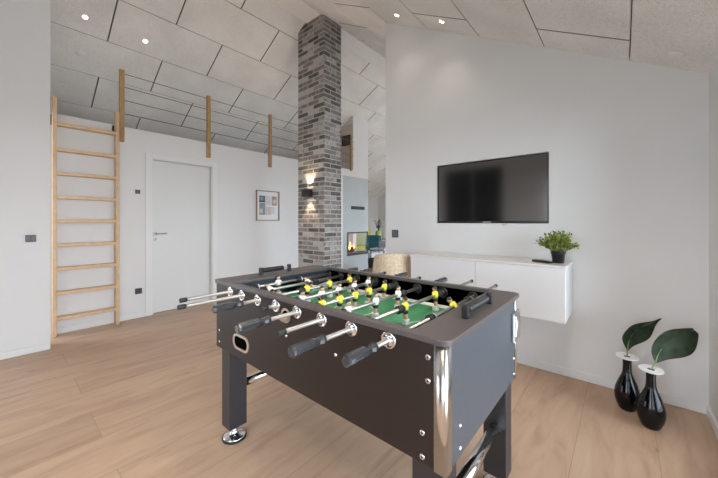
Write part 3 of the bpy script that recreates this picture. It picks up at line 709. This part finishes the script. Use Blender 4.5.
for k in range(26):
    a = rp.uniform(0, 2*PI); l_ = rp.uniform(.12, .36); sp = rp.uniform(.0, .16)
    e = o + Vector((sp*math.cos(a), sp*math.sin(a), l_)); mb.tone = (.06, .10, .02); mb.path([o, (o+e)/2 + Vector((0, 0, .03)), e], .004, 5)
    for _ in range(3):
        g = rp.uniform(.5, 1.4); mb.tone = (.10*g, .16*g, .03*g); e1 = Vector((rp.uniform(-1, 1), rp.uniform(-1, 1), rp.uniform(-.3, 1))).normalized(); e2 = e1.cross(Vector((.3, .7, .5))).normalized()
        mb.face([e, e+e1*.035+e2*.015, e+e1*.07, e+e1*.035-e2*.015])
    if k % 3 == 0: fl.ell(e + Vector((0, 0, .01)), .022, .022, .018, 8, 6)
mb.build('greenery', M['plantleaf'], t); fl.build('blossoms', M['white'], t)
# coffee table, basket, black chair
q = at(382, 7.2)
t = tag(empty('coffee_table', (q.x, q.y, 0)), 'pale grey coffee table beside the dark basket, far room', 'table')
mb = MB(); mb.box(q.x-.16, q.x+.24, q.y-.26, q.y+.30, .55, .585, .004); mb.build('table_top', M['paleseat'], t)
for a in (-.14, .22):
    for c in (-.24, .28): mb = MB(); mb.tube((q.x+a, q.y+c, 0), (q.x+a, q.y+c, .55), .010, n=10); mb.build('leg', M['iron'], t)
q = at(375.5, 6.1)
t = tag(empty('wicker_basket', (q.x, q.y, 0)), 'dark round wicker basket on the floor past the fireplace', 'basket')
mb = MB(); pr_ = [(.105, 0)]
for k in range(14): pr_ += [(.112+.0025*k, .01+.028*k), (.118+.0025*k, .024+.028*k)]
pr_ += [(.150, .44), (.150, .47), (.135, .46), (.10, .02)]
mb.lathe(pr_, (q.x, q.y, 0), n=28, cap=False); mb.build('basket_body', M['basket'], t)
for s in (-1, 1): mb = MB(); mb.path([Vector((q.x+s*.145, q.y, .37)) + Vector((0, .05*math.cos(a), .05*math.sin(a))) for a in [PI*i/8 for i in range(9)]], .007, 8); mb.build('basket_handle', M['basket'], t)
q = at(385.8, 6.4)
t = tag(empty('metal_chair', (q.x, q.y, 0)), 'black metal framed chair peeking past the wall end', 'chair')
mb = MB(); mb.box(q.x-.02, q.x+.40, q.y-.2, q.y+.2, .43, .455, .008, 2); mb.build('seat', M['iron'], t)
mb = MB(); mb.path([(q.x-.02, q.y-.19, .45), (q.x-.06, q.y-.19, .80), (q.x-.06, q.y, .83), (q.x-.06, q.y+.19, .80), (q.x-.02, q.y+.19, .45)], .014, 8); mb.box(q.x-.066, q.x-.052, q.y-.18, q.y+.18, .66, .80, .004); mb.build('backrest', M['iron'], t)
for a in (0, .38):
    for c in (-.18, .18): mb = MB(); mb.tube((q.x+a, q.y+c, .44), (q.x+a*1.05-.01, q.y+c*1.1, 0), .012, n=8); mb.build('leg', M['iron'], t)

# ------------------------------------------------------------------ foosball table
TXa, TXb, TYa, TYb = -1.738, -.350, .775, 1.527     # top outline
BXa, BXb, BYa, BYb = -1.722, -.365, .787, 1.515     # body
TZ, TB, BZ = .878, .861, .507
IXa, IXb, IYa, IYb = -1.578, -.476, .812, 1.496     # opening
RX = [-1.586+.1473*k for k in range(8)]; RX[0] = -1.560; RX[7] = -.553
RX = [-1.562, -1.444, -1.299, -1.153, -1.006, -.859, -.709, -.553]
RZ, PZ = .832, .757
T = tag(empty('foosball_table', (-1.03, 1.15, 0)), 'black foosball table with chrome rods in the middle of the room', 'foosball table')
mb = MB()
out = rrect(TXb-TXa, TYb-TYa, .028, 6, (TXa+TXb)/2, (TYa+TYb)/2); inn = rrect(IXb-IXa, IYb-IYa, .006, 6, (IXa+IXb)/2, (IYa+IYb)/2)
mb.ring_prism(out, inn, lambda a, b_, d: (a, b_, d), TB, TZ)
ob = mb.build('top_frame', M['slab'], T); md = ob.modifiers.new('b', 'BEVEL'); md.width = .003; md.segments = 2; md.limit_method = 'ANGLE'
mb = MB(); mb.box(BXa, BXb, BYa, BYa+.02, BZ, TB, .001); mb.build('side_panel', M['panel'], T)
mb = MB(); mb.box(BXa, BXb, BYb-.02, BYb, BZ, TB, .001); mb.build('side_panel', M['panel'], T)
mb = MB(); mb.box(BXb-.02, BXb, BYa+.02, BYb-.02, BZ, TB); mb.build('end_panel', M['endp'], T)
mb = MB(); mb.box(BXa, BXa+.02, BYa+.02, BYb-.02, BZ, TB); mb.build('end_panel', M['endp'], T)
mb = MB()
for a, c in ((BYa+.02, IYa), (IYb-.001, BYb-.02)): mb.box(IXa, IXb, a, c, PZ-.03, TB)
for a, c in ((BXa+.02, IXa), (IXb, BXb-.02)):
    mb.box(a, c, BYa+.02, 1.05, PZ-.03, TB-.0005); mb.box(a, c, 1.26, BYb-.02, PZ-.03, TB-.0005); mb.box(a, c, 1.05, 1.26, PZ+.075, TB-.0005)
mb.build('inner_wall', M['inner'], T)
mb = MB(); mb.box(BXa+.02, BXb-.02, BYa+.02, BYb-.02, PZ-.05, PZ-.031); mb.build('bottom_board', M['inner'], T)
mb = MB(); mb.box(IXa, IXb, IYa, IYb, PZ-.03, PZ); pf = mb.build('playfield', M['green'], T)
mb = MB(); zz0, zz1 = PZ-.0002, PZ+.0008; cy = (IYa+IYb)/2; cx = (IXa+IXb)/2
def ln(x0, x1, y0, y1): q = MB(); q.box(x0, x1, y0, y1, zz0, zz1); q.build('pitch_line', M['line'], pf)
lw = .006
ln(cx-lw/2*1.5, cx+lw/2*1.5, IYa+.03, IYb-.03)
def arc(cx_, cy_, r, a0, a1, n=40):
    n = max(6, int(n)); mb = MB()
    for i in range(n):
        p = [a0+(a1-a0)*i/n, a0+(a1-a0)*(i+1)/n]
        mb.face([(cx_+(r-lw/2)*math.cos(p[0]), cy_+(r-lw/2)*math.sin(p[0]), zz1), (cx_+(r-lw/2)*math.cos(p[1]), cy_+(r-lw/2)*math.sin(p[1]), zz1), (cx_+(r+lw/2)*math.cos(p[1]), cy_+(r+lw/2)*math.sin(p[1]), zz1), (cx_+(r+lw/2)*math.cos(p[0]), cy_+(r+lw/2)*math.sin(p[0]), zz1)])
    bmesh.ops.remove_doubles(mb.bm, verts=mb.bm.verts, dist=.0001); mb.build('pitch_arc', M['line'], pf)
def spot(x_, y_, r_): q = MB(); q.lathe([(r_, 0), (r_, .0008)], (x_, y_, PZ), n=14); q.build('pitch_spot', M['line'], pf)
arc(cx, cy, .105, 0, 2*PI, 48); spot(cx, cy, .008)
for s, xe in ((1, IXa), (-1, IXb)):
    for dep, hw in ((.19, .20), (.10, .13)):
        x1 = xe+s*dep; ln(min(x1, x1+lw), max(x1, x1+lw), cy-hw, cy+hw)
        for yy in (cy-hw, cy+hw): ln(min(xe, x1), max(xe, x1), yy-lw/2, yy+lw/2)
    a0 = -1.0 if s > 0 else PI-1.0; arc(xe+s*.14, cy, .09, a0, a0+2.0, 20)
    spot(xe+s*.15, cy, .006)
# raised white corner ramps and the pale strip along the side walls
for sx, xe in ((1, IXa), (-1, IXb)):
    for sy, ye in ((1, IYa), (-1, IYb)):
        mb = MB(); v = [mb.bm.verts.new(p) for p in ((xe, ye, PZ), (xe+sx*.17, ye, PZ), (xe, ye+sy*.17, PZ), (xe, ye, PZ+.022))]
        for f_ in ((0, 1, 2), (0, 1, 3), (1, 2, 3), (0, 2, 3)): mb.bm.faces.new([v[i] for i in f_])
        mb.build('corner_ramp', M['line'], T)
for ye, s in ((IYa, 1), (IYb, -1)):
    mb = MB(); v = [mb.bm.verts.new(p) for p in ((IXa+.17, ye, PZ+.001), (IXb-.17, ye, PZ+.001), (IXb-.17, ye+s*.026, PZ+.001), (IXa+.17, ye+s*.026, PZ+.001), (IXa+.17, ye, PZ+.010), (IXb-.17, ye, PZ+.010))]
    for f_ in ((0, 1, 2, 3), (4, 5, 2, 3), (0, 4, 3), (1, 5, 2), (0, 1, 5, 4)): mb.bm.faces.new([v[i] for i in f_])
    mb.build('side_ramp', M['line'], T)
# legs with levelling feet
lx = [(-1.686, -1.598), (-.478, -.383)]; ly = [(.800, .900), (1.418, 1.505)]
for xa, xb_ in lx:
    for ya, yb_ in ly:
        mb = MB(); mb.box(xa, xb_, ya, yb_, .075, BZ+.20, .002); l_ = mb.build('leg', M['legm'], T)
        c = ((xa+xb_)/2, (ya+yb_)/2)
        mb = MB(); mb.lathe([(.060, 0), (.064, .003), (.064, .012)], (c[0], c[1], 0), n=32); mb.mi = 1
        mb.lathe([(.062, .012), (.056, .018), (.030, .026), (.018, .034), (.018, .06), (.026, .062), (.026, .0745)], (c[0], c[1], 0), n=28); mb.build('leveling_foot', [M['rubber'], M['chrome']], l_)
for xa, xb_ in lx:
    xm = (xa+xb_)/2; z = .283
    mb = MB(); mb.tube((xm, ly[0][1], z), (xm, ly[1][0], z), .0235, n=24); st_ = mb.build('stretcher_bar', M['chrome'], T)
    for y, dy in ((ly[0][1], 1), (ly[1][0], -1)): mb = MB(); mb.lathe([(.028, 0), (.028, .004), (.025, .008)], (xm, y, z), (0, dy, 0), 20); mb.build('bar_collar', M['blackpl'], st_)
# chrome corner trims
for cxn, sx in ((BXb, 1),):
    for cyn, sy in ((BYa, -1), (BYb, 1)):
        mb = MB(); th = .0022; w = .036; r = .010; pts_o = []; pts_i = []
        def P(a, b_, o): return (cxn + sx*(o) - sx*a, cyn + sy*(o) - sy*b_)
        O = [(w, -0.0)] + [(r - r*math.sin(t_), r - r*math.cos(t_)) for t_ in [PI/2*i/6 for i in range(7)]] + [(0, w)]
        # outer contour slightly proud of the panels
        mb_o = []
        for a, b_ in O: mb_o.append((cxn - sx*a + sx*th, cyn - sy*b_ + sy*th))
        mb_i = [(cxn - sx*w + sx*th, cyn + sy*.0004)] + [(cxn + sx*.0004 - sx*.0, cyn + sy*.0004)] + [(cxn + sx*.0004, cyn - sy*w + sy*th)]
        n = len(mb_o); zb_, zt_ = BZ-.002, TB-.001
        A = [mb.bm.verts.new((a, b_, zb_)) for a, b_ in mb_o]; B = [mb.bm.verts.new((a, b_, zt_)) for a, b_ in mb_o]
        for i in range(n-1): f_ = mb.bm.faces.new((A[i], A[i+1], B[i+1], B[i])); f_.smooth = True
        ob = mb.build('corner_trim', M['brushed'], T); md = ob.modifiers.new('s', 'SOLIDIFY'); md.thickness = .0018; md.offset = -1 if False else 0
# screws on the panels
def screw(p, d, r=.0085):
    mb = MB(); mb.lathe([(r, 0), (r, .002), (r*.75, .0035)], p, d, 16); mb.mi = 1
    q_ = Vector(p) + Vector(d)*.0036
    ax = (1, 0) if abs(d[1]) > .5 else (0, 1)
    mb.box(q_.x-(r*.5 if ax[0] else .0003), q_.x+(r*.5 if ax[0] else .0003), q_.y-(r*.5 if ax[1] else .0003), q_.y+(r*.5 if ax[1] else .0003), q_.z-.0012, q_.z+.0012)
    mb.box(q_.x-(.0012 if ax[0] else .0003), q_.x+(.0012 if ax[0] else .0003), q_.y-(.0012 if ax[1] else .0003), q_.y+(.0012 if ax[1] else .0003), q_.z-r*.5, q_.z+r*.5)
    mb.build('screw', [M['chrome'], M['sockin']], T)
for x, zs, r in ((-1.684, (.603, .540), .0075), (-.418, (.817, .750), .0085), (-.436, (.596, .527), .0085)):
    for z in zs: screw((x, BYa, z), (0, -1, 0), r)
for x, z in ((-1.079, .717), (-.785, .720)):
    mb = MB(); mb.ell((x, BYa, z), .0075, .005, .0075, 12, 8); mb.build('bolt_cap', M['brushed'], T)
for y in (.885, 1.472):
    for z in (.597, .530): mb = MB(); mb.ell((BXb, y, z), .004, .0068, .0068, 12, 8); mb.build('bolt_cap', M['chrome'], T)
# latch plate near the far right corner
mb = MB(); mb.box(BXb, BXb+.014, 1.425, 1.530, .680, .806, .003); mb.mi = 1; mb.box(BXb+.014, BXb+.0175, 1.445, 1.512, .70, .79, .002); mb.mi = 0; mb.box(BXb+.0175, BXb+.019, 1.462, 1.495, .73, .772, .001)
mb.build('end_bracket', [M['chrome'], M['brushed']], T)
# ball return opening
mb = MB(); fy = lambda a, b_, d: (a, BYa-d, b_)
mb.ring_prism(rrect(.150, .078, .036, 7, -1.452, .592), rrect(.128, .057, .028, 7, -1.452, .592), fy, -.001, .006); r_ = mb.build('ball_return', M['brass'], T)
mb = MB(); mb.prism(rrect(.129, .058, .028, 7, -1.452, .592), fy, .0004, .0014); mb.build('return_opening', M['deep'], r_)
# ball entry cup
mb = MB(); n = 20; cxx, czz = -1.081, .803
ring = [(math.cos(2*PI*i/n), math.sin(2*PI*i/n)) for i in range(n)]
mb.ring_prism([(cxx+.031*a, czz+.031*b_) for a, b_ in ring], [(cxx+.022*a, czz+.022*b_) for a, b_ in ring], fy, 0, .004)
for j in range(5):
    for i in range(10):
        def B_(u, v): th_ = PI + u*PI; ph = v*PI/2; return (cxx+.030*math.cos(th_), BYa-.004-.030*math.sin(ph)*abs(math.sin(th_))**.6, czz + .004 + .030*math.sin(th_)*math.cos(ph)*1.0)
        f_ = mb.face([B_(i/10, j/5), B_((i+1)/10, j/5), B_((i+1)/10, (j+1)/5), B_(i/10, (j+1)/5)], True)
bmesh.ops.remove_doubles(mb.bm, verts=mb.bm.verts, dist=.0002)
cu = mb.build('ball_entry_cup', M['brass'], T)
mb = MB(); mb.lathe([(.0215, .0003), (.0215, .0012)], (cxx, BYa, czz), (0, -1, 0), 20); mb.build('entry_opening', M['deep'], cu)
# score counters
def counter(xm, ya, yb_, blk, beads):
    mb = MB(); mb.tube((xm, ya, TZ+.027), (xm, yb_, TZ+.027), .0028, n=10); c_ = mb.build('score_counter', M['steel'], T)
    for y in (ya, yb_): mb = MB(); mb.box(xm-.011, xm+.011, y-.010, y+.010, TZ, TZ+.045, .004, 2); mb.build('counter_post', M['blackpl'], c_)
    for y in beads:
        mb = MB(); mb.lathe([(.007, -.0072), (.0148, -.0045), (.0148, .0045), (.007, .0072)], (xm, y, TZ+.027), (0, 1, 0), 16); mb.build('bead', M['blackpl'], c_)
counter(-1.650, 1.020, 1.225, 0, [1.039+.0148*i for i in range(10)])
counter(-.398, 1.010, 1.245, 0, [1.034+.0165*i for i in range(11)])

# rods, bushings, handles, figures ---------------------------------------
def figure_mesh(shirt):
    mb = MB()      # faces +X, rod axis along Y through the origin
    mb.mi = 0      # shirt: barrel torso
    mb.lathe([(.0100, -.012), (.0115, -.004), (.0120, .004), (.0125, .011), (.0115, .017), (.006, .021)], (0, 0, 0), n=16)
    for s in (-1, 1): mb.path([(0, s*.011, .015), (.001, s*.0155, .006), (.002, s*.0155, -.006)], [.0042, .0045, .004], 8)
    mb.mi = 1; mb.lathe([(.0085, -.026), (.0108, -.022), (.0108, -.011)], (0, 0, 0), n=14)     # shorts
    mb.mi = 2; mb.lathe([(.004, .019), (.0045, .022), (.0080, .026), (.0088, .032), (.0078, .038), (.004, .042)], (.0005, 0, 0), n=14)   # neck, head
    mb.ell((.0095, 0, .0315), .0018, .0014, .0020, 8, 6)
    mb.lathe([(.0062, -.050), (.0075, -.042), (.0072, -.024)], (0, 0, 0), n=12)       # legs
    for s in (-1, 1): mb.ell((.002, s*.0157, -.008), .0036, .0034, .004, 8, 6)
    mb.mi = 3; mb.ell((-.0012, 0, .0375), .0092, .0092, .0068, 14, 8); mb.ell((-.004, 0, .033), .006, .0088, .006, 12, 8)                 # hair
    for s in (-1, 1): mb.ell((.0086, s*.003, .0335), .0008, .0010, .0010, 6, 4)
    mb.mi = 4; mb.box(-.008, .0115, -.0115, .0115, -.0705, -.048, .003, 2)            # boots block
    for v in mb.bm.verts: v.co.x *= 1.22; v.co.y *= 1.22; v.co.z *= 1.04
    bmesh.ops.recalc_face_normals(mb.bm, faces=mb.bm.faces)
    me = bpy.data.meshes.new('player_figure'); mb.bm.to_mesh(me); mb.bm.free()
    for m_ in (shirt, M['rubber'], M['skin'], M['hair'], M['white']): me.materials.append(m_)
    return me
FM = {'y': figure_mesh(M['yellow']), 'w': figure_mesh(M['white'])}
def hmesh():
    mb = MB(); mb.lathe([(.0120, 0), (.0165, .004), (.0172, .010), (.0165, .082), (.0120, .096), (.0115, .104), (.0160, .118), (.0155, .128), (.0095, .134)], n=8, smooth=False, rot=.5)
    bmesh.ops.recalc_face_normals(mb.bm, faces=mb.bm.faces)
    me = bpy.data.meshes.new('handle'); mb.bm.to_mesh(me); mb.bm.free(); me.materials.append(M['handle']); return me
HM = hmesh()
# (team, near tip y, far tip y, handle side, figure ys, tilt deg, bumpers)
RODS = [('w', .548, 1.80, 'f', [1.082], 0, [.93, 1.235]),
        ('w', .500, 1.83, 'f', [.950, 1.215], 62, [.905, 1.262]),
        ('y', .578, 1.80, 'n', [1.083, 1.252, 1.427], 4, [1.040, 1.468]),
        ('w', .720, 1.85, 'f', [.928, 1.052, 1.176, 1.300, 1.424], -14, [.890, 1.462]),
        ('y', .528, 1.78, 'n', [.922, 1.036, 1.145, 1.255, 1.390], -6, [.885, 1.432]),
        ('w', .597, 1.848, 'f', [.931, 1.119, 1.303], -4, [.892, 1.345]),
        ('y', .530, 1.895, 'n', [1.132, 1.409], 4, [1.090, 1.452]),
        ('y', .588, 1.85, 'n', [1.279], 42, [1.065, 1.43])]
for k, (team, ya, yb_, side, ys_, tilt, bumps) in enumerate(RODS):
    x = RX[k]
    mb = MB(); ra, rb = (ya, yb_)
    mb.tube((x, ra+(.12 if side == 'n' else .0), RZ), (x, rb-(.12 if side == 'f' else 0), RZ), .0080, n=16); rod = mb.build('rod', M['steel'], T)
    if team == 'y': pass
    h = bpy.data.objects.new('handle', HM); col.objects.link(h); h.parent = rod
    if side == 'n': h.matrix_local = Matrix.Translation((x, ya, RZ)) @ Matrix.Rotation(-PI/2, 4, 'X')
    else: h.matrix_local = Matrix.Translation((x, yb_, RZ)) @ Matrix.Rotation(PI/2, 4, 'X')
    mb = MB()      # rubber end cap
    if side == 'n': mb.lathe([(.0088, -.02), (.0098, -.018), (.0098, .004), (.006, .006)], (x, yb_, RZ), (0, 1, 0), 14)
    else: mb.lathe([(.0088, -.026), (.0105, -.024), (.0105, .004), (.006, .006)], (x, ya, RZ), (0, -1, 0), 14)
    mb.build('end_cap', M['rubber'], rod)
    for y in ys_:
        f_ = bpy.data.objects.new('player_figure', FM[team]); col.objects.link(f_); f_.parent = rod
        # white players face +X, yellow -X ; tilt leans the head towards -X
        R0 = Matrix.Rotation(math.radians(-tilt if False else -tilt), 4, 'Y')
        Rf = Matrix.Identity(4) if team == 'w' else Matrix.Rotation(PI, 4, 'Z')
        f_.matrix_local = Matrix.Translation((x, y, RZ)) @ R0 @ Rf
        f_['label'] = 'white-shirted player figure' if team == 'w' else 'yellow-shirted player figure'
    for y in bumps:
        mb = MB(); mb.lathe([(.0085, -.018), (.0165, -.016), (.0165, .012), (.0135, .014)], (x, y, RZ), (0, 1, 0), 18); mb.mi = 1
        mb.lathe([(.0150, .014), (.0150, .021), (.0085, .022)], (x, y, RZ), (0, 1, 0), 18); mb.build('bumper', [M['rubber'], M['white'] if k in (0, 7) else M['rubber']], rod)
    # near chrome rosette and far black one
    mb = MB(); mb.lathe([(.0270, 0), (.0275, .003), (.0235, .0055), (.0205, .0035), (.0130, .0035), (.0125, .011), (.0095, .012), (.0082, .011)], (x, BYa, RZ), (0, -1, 0), 32, cap=False)
    ro = mb.build('rod_rosette', M['chrome'], T)
    for a in range(3):
        mb = MB(); an = a*2*PI/3 + .5; mb.lathe([(.0028, .0034), (.0028, .0062), (.001, .007)], (x+.0175*math.cos(an), BYa, RZ+.0175*math.sin(an)), (0, -1, 0), 8); mb.build('rosette_screw', M['sockin'], ro)
    mb = MB(); mb.lathe([(.0270, 0), (.0275, .003), (.0235, .0055), (.0205, .0035), (.0130, .0035), (.0125, .011), (.0082, .012)], (x, IYb-.001, RZ), (0, -1, 0), 28, cap=False); mb.build('rod_bushing', M['blackpl'], T)
    mb = MB(); mb.lathe([(.0240, 0), (.0250, .003), (.0200, .0055), (.0130, .0035), (.0082, .011)], (x, BYb, RZ), (0, 1, 0), 24, cap=False); mb.build('rod_rosette', M['chrome'], T)

# ------------------------------------------------------------------ light
w = bpy.data.worlds.new('world'); scene.world = w; w.use_nodes = True; nt = w.node_tree
bg = nt.nodes['Background']; sky = nt.nodes.new('ShaderNodeTexSky'); sky.sky_type = 'HOSEK_WILKIE'; sky.turbidity = 6; sky.ground_albedo = .4
sky.sun_direction = Vector((-.3, .6, .75)).normalized()
mx = nt.nodes.new('ShaderNodeMix'); mx.data_type = 'RGBA'; mx.inputs[0].default_value = .85
nt.links.new(sky.outputs[0], mx.inputs[6]); mx.inputs[7].default_value = (.80, .90, 1.0, 1)
nt.links.new(mx.outputs[2], bg.inputs[0]); bg.inputs[1].default_value = 5.0
def portal(loc, rot, sx, sy):
    L = bpy.data.lights.new('window_portal', 'AREA'); L.shape = 'RECTANGLE'; L.size = sx; L.size_y = sy; L.cycles.is_portal = True
    o = bpy.data.objects.new('window_portal', L); col.objects.link(o); o.location = loc; o.rotation_euler = rot
for ya, yb_, za, zb in RW: portal((XR+.28, (ya+yb_)/2, (za+zb)/2), (0, PI/2, 0), zb-za, yb_-ya)
portal((-.5, YB-.13, 1.06), (PI/2, 0, 0), 1.3, 2.08)
portal((XL-.13, -1.05, 1.075), (0, -PI/2, 0), 2.15, 1.4)
portal((-1.95, YG+.14, 1.075), (-PI/2, 0, 0), 2.7, 2.15)
scene.cycles.max_bounces = 12; scene.cycles.diffuse_bounces = 7; scene.cycles.glossy_bounces = 5; scene.cycles.transparent_max_bounces = 8
scene.cycles.use_denoising = True; scene.cycles.sample_clamp_indirect = 8
scene.view_settings.view_transform = 'Standard'; scene.view_settings.look = 'None'; scene.view_settings.gamma = 1; scene.view_settings.use_curve_mapping = False
scene.view_settings.exposure = 1.03
